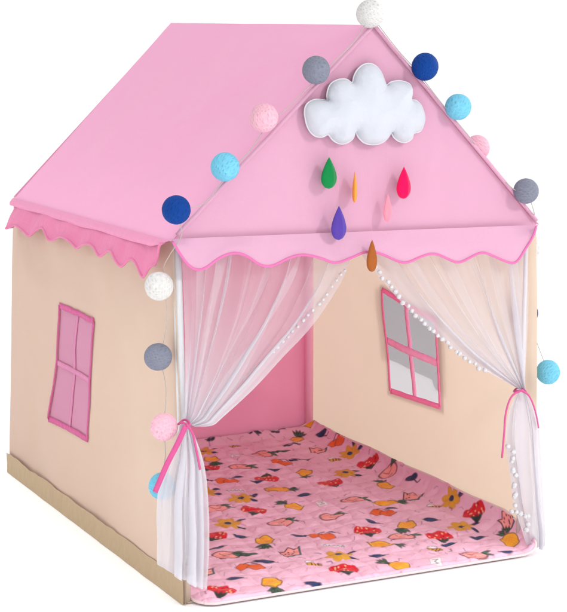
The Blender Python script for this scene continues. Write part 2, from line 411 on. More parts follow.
# added second net layer that darkens the upper pane and stops short of the sill
vs = []
for j in range(21):
    for i in range(41):
        a = i/40; end = .27+.02*math.sin(a*4+1)-(.10*sm((a-.72)/.05))
        b = 1.02-(1.02-end)*j/20
        vs.append(atR(-.14+a*1.26, b, -.0125+.002*noise.noise(Vector((a*4, b*5, 3)))))
link('window_added_layer', vs, grid_faces(40, 20), M['net_added'], rw)

bw = wall_sheet('back_wall', (BLB, BRB, BRE, BLE), M['back'], (0, -1, 0), seed=3, amp=.010)
# khaki hem along the foot of the left wall, with its wavy upper edge
def hem(path, top, out, name, parent):
    n = 90; vs = []
    P = resample(path, n)
    for j in range(5):
        for i in range(n+1):
            t = i/n; h = .062+.006*noise.noise(Vector((t*9, 1, 0)))+.004*noise.noise(Vector((t*28, 4, 0)))
            vs.append(P[i].lerp(P[i]+Vector((0, 0, 1)), h*j/4)+Vector(out)*(.0080+.0015*noise.noise(Vector((t*14, j*.3, 2)))))
    return link(name, vs, grid_faces(n, 4), M['hem'], parent)
hem([BLB, FLB], None, (-1, -.15, 0), 'hem_band', lw)

# groundsheet (one sheet just above the studio floor)
link('groundsheet', [v+Vector((0, 0, .004)) for v in (BLB, FLB+Vector((.004, 0, 0)), FRB, BRB)], [(0, 1, 2, 3)], M['beige'], tent, smooth=False)

# roof panels with a slight sag, eaves just outside the walls
sag = lambda u, v: -.010*math.sin(math.pi*u)*math.sin(math.pi*v)
EO = Vector((-.012, 0, -.004))
rl = wall_sheet('roof_panel', (BLE+EO+Vector((.006, -.030, .002)), FLE+EO+Vector((0, -.012, 0)), APF+Vector((0, -.010, 0)), APB+Vector((0, .01, 0))),
                M['roof'], Vector((-.69, 0, .72)), seed=4, amp=.009, sagf=sag, freq=2.2)
rr = wall_sheet('roof_panel', (BRE-Vector((-.012, -.012, .004)), FRE+Vector((.003, -.010, .002)), APF+Vector((0, -.010, 0)), APB+Vector((0, .01, 0))),
                M['roof'], Vector((.69, 0, .72)), seed=5, amp=.005, sagf=sag, freq=2.2)
rl['label'] = 'roof slope in view'; rr['label'] = 'roof slope turned away'

def gable(name, l, r, a, mat, y_sign, seed):
    nu, nv = 60, 50; vs = []
    for j in range(nv+1):
        for i in range(nu+1):
            u, v = i/nu, j/nv
            p = (l*(1-u)+r*u)*(1-v)+a*v
            e = min(1, 6*min(u, 1-u)*(1-v)+.1)*min(1, 5*v+.2)
            p = p+Vector((0, y_sign*((.006*noise.fractal(Vector((p.x*4, p.z*4, seed)), .8, 2, 3)+.005*max(0, 1-2.2*abs(noise.noise(Vector((p.x*3.2+p.z*1.6, p.z*2.2-p.x*1.1, seed+.5)))))**3)*e), 0))
            vs.append(p)
    return link(name, vs, grid_faces(nu, nv), mat, tent)
g = gable('gable_panel', FLE+Vector((0, -.004, 0)), FRE+Vector((0, -.004, 0)), APF+Vector((0, -.006, -.002)), M['gable'], -1, 6)
g2 = gable('gable_panel', BLE, BRE, APB, M['roof'], 1, 7)
g['label'] = 'front gable'; g2['label'] = 'rear gable'
# rolled seam along both rakes
for e in (FLE+Vector((-.010, -.013, 0)), FRE+Vector((.003, -.013, .003))):
    pts = [e.lerp(APF+Vector((0, -.013, .001)), .022+.978*i/40)+Vector((0, noise.noise(Vector((i*.4, 0, 0)))*.001, noise.noise(Vector((i*.35, 5, 0)))*.0012)) for i in range(41)]
    link('rake_seam', *tube(pts, .0048, 10), M['gable'], tent)

# valances with bound, scalloped edges
def valance(name, top, bottom, mat, out, flare, curl, label, seed, bind=M['bind'], rb=.0031):
    n = len(bottom)-1; nv = 12; T = resample(top, n); vs = []
    o = Vector(out)
    for j in range(nv+1):
        v = j/nv
        for i in range(n+1):
            p = T[i].lerp(bottom[i], v)
            q = noise.noise(Vector((i*.045, v*1.2, seed)))
            vs.append(p+o*(flare*math.sin(v*math.pi/2)*.3+curl*(q+.55)*v))
    ob = link(name, vs, grid_faces(n, nv), mat, tent, label=label)
    edge = [vs[nv*(n+1)+i] for i in range(n+1)]
    link('binding', *tube(edge, rb, 8), bind, ob)
    return ob

fs = resample(catmull([(x, -.03, z) for x, z in FRONT_SCALLOP], 8), 260)
for _ in range(10): fs = [fs[0]]+[(fs[i-1]+fs[i]*2+fs[i+1])/4 for i in range(1, len(fs)-1)]+[fs[-1]]
valance('valance', [FLE+Vector((-.014, -.017, .003)), FRE+Vector((-.004, -.017, .003))], fs, M['front_valance'], (0, -1, 0), .01, .012,
        'wide scalloped front valance', 3)
bs = list(reversed(SIDE_SCALLOP))
bs = [(-.03, y, z) for y, z in bs]
bs[0] = (-.022, -.020, .866)
side = []
for a, b in zip(bs, bs[1:]):
    up = b[2] > a[2]
    for k in range(14):
        t = k/14
        e = t**.75 if up else t**1.3       # steep on one flank, round on the other
        e = e*e*(3-2*e)
        side.append(Vector((-.03, a[1]+(b[1]-a[1])*t, a[2]+(b[2]-a[2])*e)))
side.append(Vector(bs[-1]))
side += [Vector((-.006, 1.200, .760)), Vector((-.002, 1.206, .778))]
side = resample(side, 240)
valance('valance', [FLE+Vector((-.016, -.012, -.006)), BLE+Vector((-.010, -.036, -.006))], side, M['side_valance'], (-1, 0, 0), .02, .016,
        'deeper pink pointed scallop valance on the long side', 8, M['side_valance'], .003)
# folded roof edge above the side valance
n = 80; vs = []
for j in range(7):
    th = j/6
    for i in range(n+1):
        p = (FLE+EO+Vector((0, -.012, 0))).lerp(BLE+EO+Vector((.006, -.030, .002)), i/n)
        d = .022*min(1, (i+2)/8)+.005*min(1, i/8)*noise.noise(Vector((i*.09, 1, 1)))
        vs.append(p+Vector((-.012*math.sin(th*2.0)-.004, 0, .002-d*th)))
link('eave_fold', vs, grid_faces(n, 6), M['fold'], tent)
rs = [Vector((.992, +.07+1.20*i/200, .795+.014*math.cos(i/200*2*math.pi*7))) for i in range(201)]
valance('valance', [FRE+Vector((.006, .07, -.006)), BRE+Vector((.012, .012, -.006))], rs, M['side_valance'], (1, 0, 0), .004, .004,
        'scallop valance on the far long side', 9, M['side_valance'], .003)

# frame poles
for x, y, pr in ((.017, .010, .0108), (.974, .016, .0055)):
    link('frame_pole', *tube([(x+.004, y, .005), (x-.003, y, .4), (x-.013, y, .86)] if x < .5 else [(x, y, .005), (x-.002, y, .4), (x-.004, y, .86)], pr, 16), M['pole'], tent)
link('pole_sleeve', *tube([(.0185, .008, .004), (.0175, .008, .10)], .0125, 16), M['beige_out'], tent)
link('corner_sleeve', *tube([(.995, 1.262, .01), (.992, 1.26, .4), (.986, 1.258, .84)], .014, 14), M['sleeve'], tent)

# ------------------------------------------------------------------ door curtains
def curtain(hinge, lead, tie_y, label, ph, folds):
    ns, nt = 420, 70
    H = resample(catmull([Vector(p) for p in hinge], 6), nt); L = resample(catmull([Vector(p) for p in lead], 8), nt)
    vs, al = [], []
    rnd = random.Random(ph); K = [(rnd.uniform(2.5, 15.0), rnd.uniform(0, 6.28), rnd.uniform(.5, 1.0), rnd.uniform(-.9, .9)) for _ in range(8)]
    for j in range(nt+1):
        t = j/nt
        for i in range(ns+1):
            s = i/ns
            d = 0; yo = 0
            env = min(1, s*7)*min(1, (1-s)*7)
            for k, p, a, q in K:
                aa = a*(.40+.75*t+.35*math.sin(q*6+t*3.0))
                d += aa*math.sin(2*math.pi*k*s+p+q*t*.9)/(2*math.pi*k)
                yo += math.cos(2*math.pi*k*s+p+q*t*.9)*a
            s2 = min(max(s+d*env*.95, 0), 1)
            p = H[j].lerp(L[j], s2)
            y = p.y+yo*.0045*(1-.55*t)*env+noise.noise(Vector((s*6, t*3, ph)))*.003
            vs.append(Vector((p.x, y, p.z)))
            lead_band = sm((s-.80)/.05)*(1-.45*sm((s-.93)/.01))
            lay = 0                                       # cloth folded over itself: more layers of net
            for c0, c1, w0, w1, t0, t1 in folds:
                w = w0+(w1-w0)*t; c = c0+(c1-c0)*t+.006*math.sin(t*5+c0*40)
                if t0 <= t <= t1 and w > 0: lay = max(lay, sm((w-abs(s-c))/.006)*(.75+.25*math.sin(c0*90+t*2)))
            al.append(min(.9, .36+.24*lead_band*(.6+.4*t)+.26*lay*(1-.5*t)+.55*t**2.2))
    o = link('door_curtain', vs, grid_faces(ns, nt), M['tulle'], tent, label=label)
    add_attr(o, 'gather', al)
    return o, H, L

cl, HL, LL = curtain([(.016, .010, .862), (.010, -.020, .65), (.000, -.045, .456)],
                     [(.475, .010, .84)]+[(x, -.006-.042*min(1, i/6), z) for i, (x, z) in enumerate(LEAD_L)], -.04,
                     'sheer white curtain drawn to the near corner', 5,
                     [(.10, .14, .012, .03, 0, 1), (.22, .20, .028, .02, 0, 1), (.30, .27, .006, .016, 0, 1), (.40, .37, .006, .05, 0, 1), (.52, .50, .030, -.02, 0, .6), (.70, .58, .012, .06, 0, 1), (.62, .72, .004, .03, .1, 1)])
cr, HR, LR = curtain([(.968, .010, .845), (.958, -.018, .64), (.935, -.045, .436)],
                     [(.47, .010, .825)]+[(x, -.006-.040*min(1, i/5), z) for i, (x, z) in enumerate(LEAD_R)], -.04,
                     'sheer white curtain drawn to the far front corner', 21,
                     [(.08, .10, .010, .03, 0, 1), (.25, .24, .020, .03, 0, 1), (.40, .38, .008, .03, 0, 1), (.55, .50, .030, .03, 0, 1), (.64, .64, .006, .03, 0, 1), (.76, .72, .022, .05, 0, 1)])

def tail(left, right, yc, parent, ph, a0, a1, bottom_fade=0):
    ns, nt = 260, 60
    A = resample(catmull([(x, yc, z) for x, z in left], 8), nt); B = resample(catmull([(x, yc, z) for x, z in right], 8), nt)
    rnd = random.Random(ph); K = [(rnd.uniform(1.5, 12), rnd.uniform(0, 6.28), rnd.uniform(.5, 1.1), rnd.uniform(-1.6, 1.6)) for _ in range(7)]
    vs, al = [], []
    for j in range(nt+1):
        t = j/nt
        for i in range(ns+1):
            s = i/ns; d = yo = 0
            env = min(1, s*6)*min(1, (1-s)*6)
            for k, p, a, q in K:
                d += a*math.sin(2*math.pi*k*s+p+q*t)/(2*math.pi*k)*1.1; yo += a*math.cos(2*math.pi*k*s+p+q*t)
            s2 = min(max(s+d*env, 0), 1)
            p = A[j].lerp(B[j], s2)
            belly = math.sin(math.pi*min(max(s, 0), 1))
            w = (B[j]-A[j]).length
            z = p.z+(.008*noise.noise(Vector((s*5, ph, 0))) if t > .96 else 0)
            vs.append(Vector((p.x+.002*noise.noise(Vector((s*9, t*5, ph))), p.y-belly*w*.28+yo*.004*(.4+t)*env, max(z, .006))))
            al.append(min(.9, a1+(a0-a1)*math.exp(-t*4)+.06*noise.noise(Vector((s*11, t*1.2, ph)))))
    o = link('curtain_tail', vs, grid_faces(ns, nt), M['tulle'], parent)
    add_attr(o, 'gather', al)
    return o
tail(TAIL_L_l, TAIL_L_r[:-1]+[(.046, .048)], -.055, cl, 3, .88, .72)
tail(TAIL_R_l, TAIL_R_r, -.05, cr, 8, .9, .84)

# pompom trim: one soft ball after another sewn along the leading edges
bm = bmesh.new(); bmesh.ops.create_icosphere(bm, subdivisions=3, radius=1)
for v in bm.verts: v.co *= 1+.16*noise.noise(v.co*2.6)+.16*noise.noise(v.co*6)+.10*noise.noise(v.co*13)
pom = bpy.data.meshes.new('pompom'); bm.to_mesh(pom); bm.free(); pom.materials.append(M['pom'])
pom.polygons.foreach_set('use_smooth', [True]*len(pom.polygons))
def pompoms(path, count, parent, r, jit=.002):
    P = resample(catmull(path, 6), count)
    for p in P:
        o = bpy.data.objects.new('pompom', pom); COL.objects.link(o); o.parent = parent
        rr = r*random.uniform(.85, 1.15)
        o.scale = (rr*random.uniform(.9, 1.1), rr, rr*random.uniform(.9, 1.1))
        o.rotation_euler = (random.uniform(0, 6), random.uniform(0, 6), 0)
        o.location = p+Vector((random.uniform(-jit, jit), -.006, random.uniform(-jit, jit)))-world_loc(parent)
pompoms([(x, -.014, z) for x, z in POM_L], 22, cl, .0040, .003)
pompoms([(x+.000, -.03-.012*min(1, i/4), z-.004) for i, (x, z) in enumerate(LEAD_R[:5])], 25, cr, .0054, .003)
pompoms([(x, -.075, z) for x, z in POM_TR], 18, cr, .0064, .006)

# tie ribbons
def torus_band(c, rx, ry, w, th):
    pts = [(c[0]+rx*math.cos(a), c[1]+ry*math.sin(a), c[2]+.004*math.sin(a*2)) for a in [2*math.pi*i/32 for i in range(33)]]
    return tube(pts, w, 8)
rl1 = ribbon(catmull([(x+.002, -.090, z-.012) for x, z in RIB_L1], 8), .0125, .0016, (-.4, -1, .1), 40, .3)
rl2 = ribbon(catmull([(x+.006, -.088, z-.010) for x, z in RIB_L2], 8), .0055, .0016, (0, -1, .1), 40, -.3)
link('tie_ribbon', *merge(rl1, rl2, torus_band((-.008, -.055, .456), .012, .016, .0026, 0)), M['ribbon'], cl)
rr1 = ribbon(catmull([(x, -.080, z) for x, z in RIB_R1], 8), .0055, .0016, (.3, -1, .1), 40, .2)
rr2 = ribbon(catmull([(x, -.078, z) for x, z in RIB_R2], 8), .005, .0016, (.3, -1, .1), 40, -.2)
link('tie_ribbon', *merge(rr1, rr2, torus_band((.918, -.052, .437), .013, .020, .0026, 0)), M['ribbon'], cr)

# ------------------------------------------------------------------ quilted play mat with fruit print
RIGHT = np.array([.896, -.444]); UP = np.array([.444, .896])
X0, X1, Y0, Y1 = .034, 1.018, -.076, 1.262
NX, NY = 660, 560
gx = np.linspace(X0, X1, NX+1); gy = np.linspace(Y0, Y1, NY+1)
GX, GY = np.meshgrid(gx, gy)
MAT_E = 1.02
def C(*c): return np.array(lin(c))/MAT_E
col = np.empty((NY+1, NX+1, 3)); col[:] = C(242, 192, 213)
def paint(mask, c): 
    global col
    col = col*(1-mask[..., None])+np.array(c)*mask[..., None]
class Patch:
    def __init__(s, x, y, size, rot):
        dx, dy = GX-x, GY-y
        u = dx*RIGHT[0]+dy*RIGHT[1]; v = dx*UP[0]+dy*UP[1]
        c, n = math.cos(rot), math.sin(rot)
        size *= 1.10
        s.u, s.v, s.size = (u*c+v*n*.86)/size, (-u*n+v*c*.86)/size, size
        sel = (np.abs(s.u) < 2.2) & (np.abs(s.v) < 2.2)
        j = np.where(sel.any(1))[0]; i = np.where(sel.any(0))[0]
        s.ok = len(i) > 2 and len(j) > 2
        if s.ok:
            s.sl = (slice(j[0], j[-1]+1), slice(i[0], i[-1]+1)); s.u = s.u[s.sl]; s.v = s.v[s.sl]
        s.e = .0017/size
    def soft(s, d): return np.clip(.5-d/s.e/2, 0, 1)
    def put(s, m, c):
        a = col[s.sl]; col[s.sl] = a*(1-m[..., None])+np.array(c)*m[..., None]
    def ell(s, cu, cv, a, b, rot=0, wob=0, k=3, ph=0):
        u, v = s.u-cu, s.v-cv; c, n = math.cos(rot), math.sin(rot)
        u, v = (u*c+v*n)/a, (-u*n+v*c)/b
        r = np.hypot(u, v); th = np.arctan2(v, u)
        return (r-1-wob*np.sin(k*th+ph))*min(a, b)
    def shape(s, d, c, line=None, lw=.07):
        s.put(s.soft(d), c)
        if line is not None:
            s.put(s.soft(np.abs(d+lw*.2)-lw*.5)*line, INK)
    def poly(s, pts):
        d = np.full(s.u.shape, 1e9); inside = np.zeros(s.u.shape, bool); n = len(pts)
        for q in range(n):
            (ax, ay), (bx, by) = pts[q], pts[(q+1) % n]
            ex, ey = bx-ax, by-ay; wx, wy = s.u-ax, s.v-ay
            t = np.clip((wx*ex+wy*ey)/(ex*ex+ey*ey+1e-12), 0, 1)
            d = np.minimum(d, np.hypot(wx-ex*t, wy-ey*t))
            cond = ((ay > s.v) != (by > s.v)) & (s.u < (bx-ax)*(s.v-ay)/((by-ay) if abs(by-ay) > 1e-9 else 1e-9)+ax)
            inside ^= cond
        return np.where(inside, -d, d)
    def stroke(s, pts, w, c, op=1.0):
        d = np.full(s.u.shape, 1e9)
        for (ax, ay), (bx, by) in zip(pts, pts[1:]):
            ex, ey = bx-ax, by-ay; wx, wy = s.u-ax, s.v-ay
            t = np.clip((wx*ex+wy*ey)/(ex*ex+ey*ey+1e-12), 0, 1)
            d = np.minimum(d, np.hypot(wx-ex*t, wy-ey*t))
        s.put(s.soft(d-w/2)*op, c)
INK = C(40, 28, 42)
YEL, MUS, ORA, RED, SAL, GRN, NAV, WHT = C(248, 178, 44), C(226, 166, 52), C(240, 104, 40), C(222, 26, 44), C(250, 164, 158), C(70, 112, 84), C(42, 52, 92), C(244, 236, 240)
def fruit(kind, x, y, rnd):
    rot = rnd.uniform(-.35, .35); U = rnd.uniform
    if kind in 'PQB':
        P = Patch(x, y, .034, rot+(0 if kind == 'P' else 0))
        if not P.ok: return
        if kind == 'P': a, b, tx, ty = .66, .86, 0, (1.0 if U(0, 1) < .5 else -1.0)
        elif kind == 'Q': a, b, tx, ty = .72, .70, -.85, .45
        else: a, b, tx, ty = .98, .58, 1.1, 0
        for q in range(5):
            th = math.atan2(ty, tx)+(q-2)*.42
            P.shape(P.ell(tx*.9+.34*math.cos(th), ty*.85+.34*math.sin(th), .40, .13, th), GRN, .8, .08)
        P.shape(P.ell(0, 0, a, b, 0, .06, 5, U(0, 6)), YEL, .8, .08)
        for q in range(-2, 3):
            P.stroke([(-a*.6+q*.22, -b*.5), (a*.3+q*.22, b*.5)], .05, ORA, .45*(abs(q) < 2))
            P.stroke([(a*.6+q*.22, -b*.5), (-a*.3+q*.22, b*.5)], .05, ORA, .45*(abs(q) < 2))
    elif kind == 'r':
        P = Patch(x, y, .034, rot+rnd.choice([0, 0, 3.1]))
        if not P.ok: return
        P.shape(P.ell(-.5, .08, .44, .6, .3, .06, 4, 1), RED, .25); P.shape(P.ell(.05, -.02, .52, .75, 0, .07, 5, 2), RED, .2); P.shape(P.ell(.58, .05, .46, .55, .4, .05, 4), RED, .25)
        for q in range(16):
            P.shape(P.ell(U(-.75, .8), U(-.5, .5), .055, .08), C(250, 200, 150) if q % 3 else C(150, 10, 30))
        for q, th in enumerate((-.7, 0, .7)): P.shape(P.ell(.15+.3*math.sin(th), -.55-.2*math.cos(th), .13, .34, -th), C(46, 62, 50), .5)
    elif kind == 'o':
        P = Patch(x, y, .034, rot)
        if not P.ok: return
        P.shape(P.ell(-.5, .1, .5, .48, .2, .05, 5), ORA, .5); P.shape(P.ell(.3, -.15, .62, .55, -.1, .05, 4, 2), ORA, .6)
        P.stroke([(-.4, .5), (.1, .85), (.5, .45)], .1, INK); P.shape(P.ell(.75, .75, .45, .17, -.3), NAV, .3)
    elif kind in 's':
        P = Patch(x, y, .034, rot)
        if not P.ok: return
        P.shape(P.ell(0, 0, .95, .60, .1, .09, 3, U(0, 6)), SAL, .9, .09)
        P.stroke([(-.5, .2), (-.1, -.1), (.3, .15)], .06, INK, .8); P.stroke([(-.2, -.35), (.2, -.25)], .06, INK, .7)
        P.shape(P.ell(.75, .55, .42, .16, .5), GRN, .7); P.shape(P.ell(1.0, .25, .38, .14, -.4), GRN, .7)
    elif kind == 'w':
        P = Patch(x, y, .032, rot)
        if not P.ok: return
        pts = [(-.75, .75), (-.35, .45), (0, .85), (.4, .5), (.85, .8), (.65, -.6), (0, -.8), (-.6, -.55)]
        P.shape(P.poly(pts), SAL, 1, .10)
        P.stroke([(-.6, -.55), (0, -.8), (.65, -.6), (.85, .8)], .14, C(70, 96, 104))
        for q in range(7): P.shape(P.ell(U(-.45, .5), U(-.4, .35), .06, .09), INK)
    elif kind == 'f':
        P = Patch(x, y, .036, rot)
        if not P.ok: return
        for q in range(6):
            th = q*math.pi/3+.3
            P.shape(P.ell(.5*math.cos(th), .5*math.sin(th), .46, .3, th, .05, 3, q), MUS, .18, .05)
        P.shape(P.ell(0, 0, .24, .26), NAV); P.shape(P.ell(.9, .6, .34, .2, .6), NAV, .3)
        P.shape(P.ell(.95, -.45, .3, .16, -.5), NAV, .3)
    elif kind == 'b':
        P = Patch(x, y, .024, rot)
        if not P.ok: return
        P.shape(P.ell(-.35, .5, .5, .35, .5), WHT, .7, .08); P.shape(P.ell(0, 0, .75, .45, .1), MUS, .7, .09)
        for q in (-.25, .1, .42): P.stroke([(q, -.4), (q+.05, .4)], .12, INK)
    elif kind == 'k':
        P = Patch(x, y, .026, rot)
        if not P.ok: return
        P.shape(P.ell(0, .2, .8, .42, -.5, .1, 3), NAV, .6); P.stroke([(0, 0), (.35, -.9), (.7, -.85)], .14, INK)
    elif kind in 'nv':
        P = Patch(x, y, .022 if kind == 'n' else .025, rot+U(-.4, .4))
        if not P.ok: return
        if kind == 'n': P.shape(P.ell(0, 0, .85, .42, .1, .08, 3), C(44, 62, 104), .5); P.stroke([(.6, 0), (1.2, .25)], .1, INK)
        else:
            P.stroke([(-1, -.2), (0, .1), (1, 0)], .12, INK)
            for q in (-.6, -.1, .4, .8): P.shape(P.ell(q, .3*(1 if q > 0 else -1), .34, .2, .5), C(60, 62, 84), .3)
    elif kind == 'g':
        P = Patch(x, y, .028, rot)
        if not P.ok: return
        for q, th in ((-.5, .4), (.1, -.2), (.6, .5)): P.shape(P.ell(q, .1*q, .5, .22, th), GRN, .8, .09)
    elif kind == 'c':
        P = Patch(x, y, .02, rot)
        if not P.ok: return
        P.shape(P.poly([(-.6, -.9), (.7, -.8), (.6, .9), (-.7, .8)]), WHT, .45, .07)
        P.stroke([(-.3, .4), (.3, .4), (-.1, 0), (.25, -.4), (-.3, -.5)], .13, INK, .8)
    elif kind == 't':
        P = Patch(x, y, .03, rot*.4)
        if not P.ok: return
        P.shape(P.ell(0, 0, 1.0, .3, 0), WHT*.95)
        for q in range(5): P.stroke([(-.75+q*.35, -.12), (-.65+q*.35, .14), (-.5+q*.35, -.1)], .08, C(90, 70, 110), .8)
rnd = random.Random(4)
PRINTS = [(k, x, y) if x < .925 else (k, .925+(x-.925)*.55, y-(x-.925)) for k, x, y in PRINTS]   # on the turned-up border
for k, x, y in PRINTS: fruit(k, x, y, rnd)
occ = [(x, y) for _, x, y in PRINTS]
for _ in range(700):                                  # the rest of the mat, out of view behind walls and curtain
    x, y = rnd.uniform(X0, X1), rnd.uniform(Y0, Y1)
    if min((x-a)**2+(y-b)**2 for a, b in occ) > .085**2:
        fruit(rnd.choice('PrfsownvQB'), x, y, rnd); occ.append((x, y))
for _ in range(2600):                                   # tiny scattered specks and squiggles between the fruit
    x, y = rnd.uniform(X0, X1), rnd.uniform(Y0, Y1)
    if min((x-a)**2+(y-b)**2 for a, b in occ) > .036**2:
        P = Patch(x, y, .012, rnd.uniform(0, 6)); occ.append((x, y))
        if P.ok:
            P.stroke([(-.7, 0), (-.1, rnd.uniform(-.5, .5)), (.6, 0)], rnd.uniform(.12, .3), rnd.choice([C(120, 70, 110), C(200, 110, 150), NAV, C(206, 140, 176)]), rnd.uniform(.3, .8))

# shape: rounded corners, soft quilting, right border turned up against the wall
def vnoise(sc, seed, octs=3):
    r = np.random.default_rng(seed); out = np.zeros_like(GX); amp = 1
    for o in range(octs):
        s = sc*2**o; W = int((X1-X0)*s)+3; H = int((Y1-Y0)*s)+3
        G = r.uniform(-1, 1, (H, W)); fx = (GX-X0)*s; fy = (GY-Y0)*s
        ix, iy = fx.astype(int), fy.astype(int); tx, ty = fx-ix, fy-iy
        tx = tx*tx*(3-2*tx); ty = ty*ty*(3-2*ty)
        out += amp*((G[iy, ix]*(1-tx)+G[iy, ix+1]*tx)*(1-ty)+(G[iy+1, ix]*(1-tx)+G[iy+1, ix+1]*tx)*ty); amp *= .5
    return out
wx = GX+.014*vnoise(12, 1, 2); wy = GY+.014*vnoise(12, 2, 2)
quiltz = np.abs(np.sin(wx*math.pi/.052))*np.abs(np.sin(wy*math.pi/.060))
Z = .013+.0050*np.sqrt(quiltz)+.0040*vnoise(18, 3, 3)
# drawn-in border and rounded corners
ex = np.minimum(GX-X0, X1-GX); ey = np.minimum(GY-Y0, Y1-GY)
R = .05
cd = np.where((ex < R) & (ey < R), R-np.hypot(np.maximum(R-ex, 0), np.maximum(R-ey, 0)), np.minimum(ex, ey))
PX, PY = GX.copy(), GY.copy()
cx = np.where(GX-X0 < R, X0+R, X1-R); cy = np.where(GY-Y0 < R, Y0+R, Y1-R)
sel = (ex < R) & (ey < R)
# squash the square corner onto a quarter disc
ax, ay = (GX-cx)/R, (GY-cy)/R
m = np.maximum(np.abs(ax), np.abs(ay)); rr_ = np.hypot(ax, ay); f = np.where(rr_ > 1e-6, m/np.maximum(rr_, 1e-6), 1)
PX = np.where(sel, cx+(GX-cx)*f, PX); PY = np.where(sel, cy+(GY-cy)*f, PY)
edge = np.clip(np.where(sel, (1-m)*R, np.minimum(ex, ey))/.012, 0, 1)
Z = .005+(Z-.005)*np.sqrt(edge*(2-edge))
# the front border bends down a touch, the right border climbs the wall
BX = .925+.02*GY
ov = np.maximum(PX-BX, 0); rad = .05; ang = np.minimum(ov/rad, 1.25)
PX2 = np.where(ov > 0, BX+rad*np.sin(ang)+np.maximum(ov-rad*1.25, 0)*math.cos(1.25), PX)
lift = np.where(ov > 0, rad*(1-np.cos(ang))+np.maximum(ov-rad*1.25, 0)*math.sin(1.25), 0)
lift = lift*(.55+.45*np.clip((GY+.02)/.12, 0, 1))
bo = np.maximum(PY-1.215, 0); lift = lift+np.minimum(bo*.5, .02)
PX2 = PX2+.004*np.sin(GY*17)*np.clip(ov/.05, 0, 1)
Z = Z+lift
PY = PY+.030*np.clip(1-GX/.95, 0, 1)*np.clip((.25-GY)/.3, 0, 1)
verts = np.stack([PX2, PY, Z], -1).reshape(-1, 3)
mat = bpy.data.meshes.new('play_mat')
idx = np.arange((NX+1)*(NY+1)).reshape(NY+1, NX+1)
quads = np.stack([idx[:-1, :-1], idx[:-1, 1:], idx[1:, 1:], idx[1:, :-1]], -1).reshape(-1, 4)
mat.vertices.add(len(verts)); mat.vertices.foreach_set('co', verts.ravel())
mat.loops.add(quads.size); mat.loops.foreach_set('vertex_index', quads.ravel().astype(np.int32))
mat.polygons.add(len(quads)); mat.polygons.foreach_set('loop_start', np.arange(0, quads.size, 4, dtype=np.int32))
mat.polygons.foreach_set('use_smooth', np.ones(len(quads), bool))
mat.update(); mat.validate()
ca = mat.attributes.new('print', 'FLOAT_COLOR', 'POINT')
ca.data.foreach_set('color', np.concatenate([np.clip(col, 0, 1), np.ones(col.shape[:2]+(1,))], -1).astype(np.float32).ravel())
mat.materials.append(M['mat'])
mo = bpy.data.objects.new('play_mat', mat); COL.objects.link(mo)
tag(mo, 'quilted pink floor mat printed with fruit, flowers and bees inside the tent', 'play mat')
# cream bound edge all round
ring = [verts[idx[0, i]] for i in range(0, NX+1, 4)]+[verts[idx[j, NX]] for j in range(0, NY+1, 4)]+[verts[idx[NY, i]] for i in range(NX, -1, -4)]+[verts[idx[j, 0]] for j in range(NY, -1, -4)]
pts = []
for p in ring:
    v = Vector(p); v.z += .002
    if not pts or (v-pts[-1]).length > .002: pts.append(v)
link('mat_binding', *tube(pts, .0036, 8), M['mat_edge'], mo)

# ------------------------------------------------------------------ plush cloud on the gable
def cloud():
    out = catmull([(x, 0, z) for x, z in CLOUD]+[(CLOUD[0][0], 0, CLOUD[0][1])], 6)
    out = resample(out, 300)[:-1]
    c = Vector((.474, 0, 1.180)); n = len(out); B = np.array([(p.x, p.z) for p in out])
    K = 34; vs = []; fs_ = []
    rings = [1-(1-(k/K))**1.6 for k in range(K+1)][::-1]    # dense near the seam
    rings = [1-((i/K)**1.5) for i in range(K+1)]
    pts = [[(c.x+(p.x-c.x)*r, c.z+(p.z-c.z)*r) for p in out] for r in rings]
    flat = np.array(pts).reshape(-1, 2)
    A_, B_ = B, np.roll(B, -1, 0); best = np.full(len(flat), 1e9)
    for q in range(n):
        e = B_[q]-A_[q]; w = flat-A_[q]; t = np.clip((w@e)/(e@e+1e-12), 0, 1)
        best = np.minimum(best, np.hypot(*(w-t[:, None]*e).T))
    D = best.reshape(len(rings), n); dm = .075
    for side_ in (1, -1):
        base = len(vs)
        for k in range(len(rings)):
            for i in range(n):
                d = D[k, i]; q = min(d/dm, 1)
                h = .040*math.sqrt(max(0, 1-(1-q)**2)) if side_ == 1 else .012*math.sqrt(max(0, 1-(1-q)**2))
                x, z = pts[k][i]
                puck = .0020*noise.noise(Vector((x*60, z*60, 2)))*min(1, d/.006)*max(0, 1-d/.05)+.0012*noise.noise(Vector((x*28, z*28, 5)))
                vs.append(Vector((x, -.022-side_*h-(puck if side_ == 1 else 0), z)))
        for k in range(len(rings)-1):
            for i in range(n):
                a, b = base+k*n+i, base+k*n+(i+1) % n
                f4 = (a, b, b+n, a+n)
                fs_.append(f4 if side_ == 1 else f4[::-1])
    o = link('cloud_cushion', vs, fs_, M['cloud'])
    # felt seam allowance standing round the edge
    sv = []; sf = []
    for i, p in enumerate(out):
        t = sum((out[(i+q+1) % n]-out[(i+q-1) % n] for q in (-2, -1, 0, 1, 2)), Vector()).normalized(); nr = Vector((-t.z, 0, t.x))
        for a, y in ((-.002, -.0238), (.0022, -.0234), (.0022, -.0206), (-.002, -.0202)): sv.append(p+nr*a+Vector((0, y, 0)))
    for i in range(n):
        for k in range(4):
            j = (i+1) % n; sf.append((i*4+k, i*4+(k+1) % 4, j*4+(k+1) % 4, j*4+k))
    link('seam_edge', sv, sf, M['cloud_edge'], o)
    tag(o, 'puffy white cloud cushion fixed to the pink front gable', 'cushion')
    return out
cloud_outline = cloud()

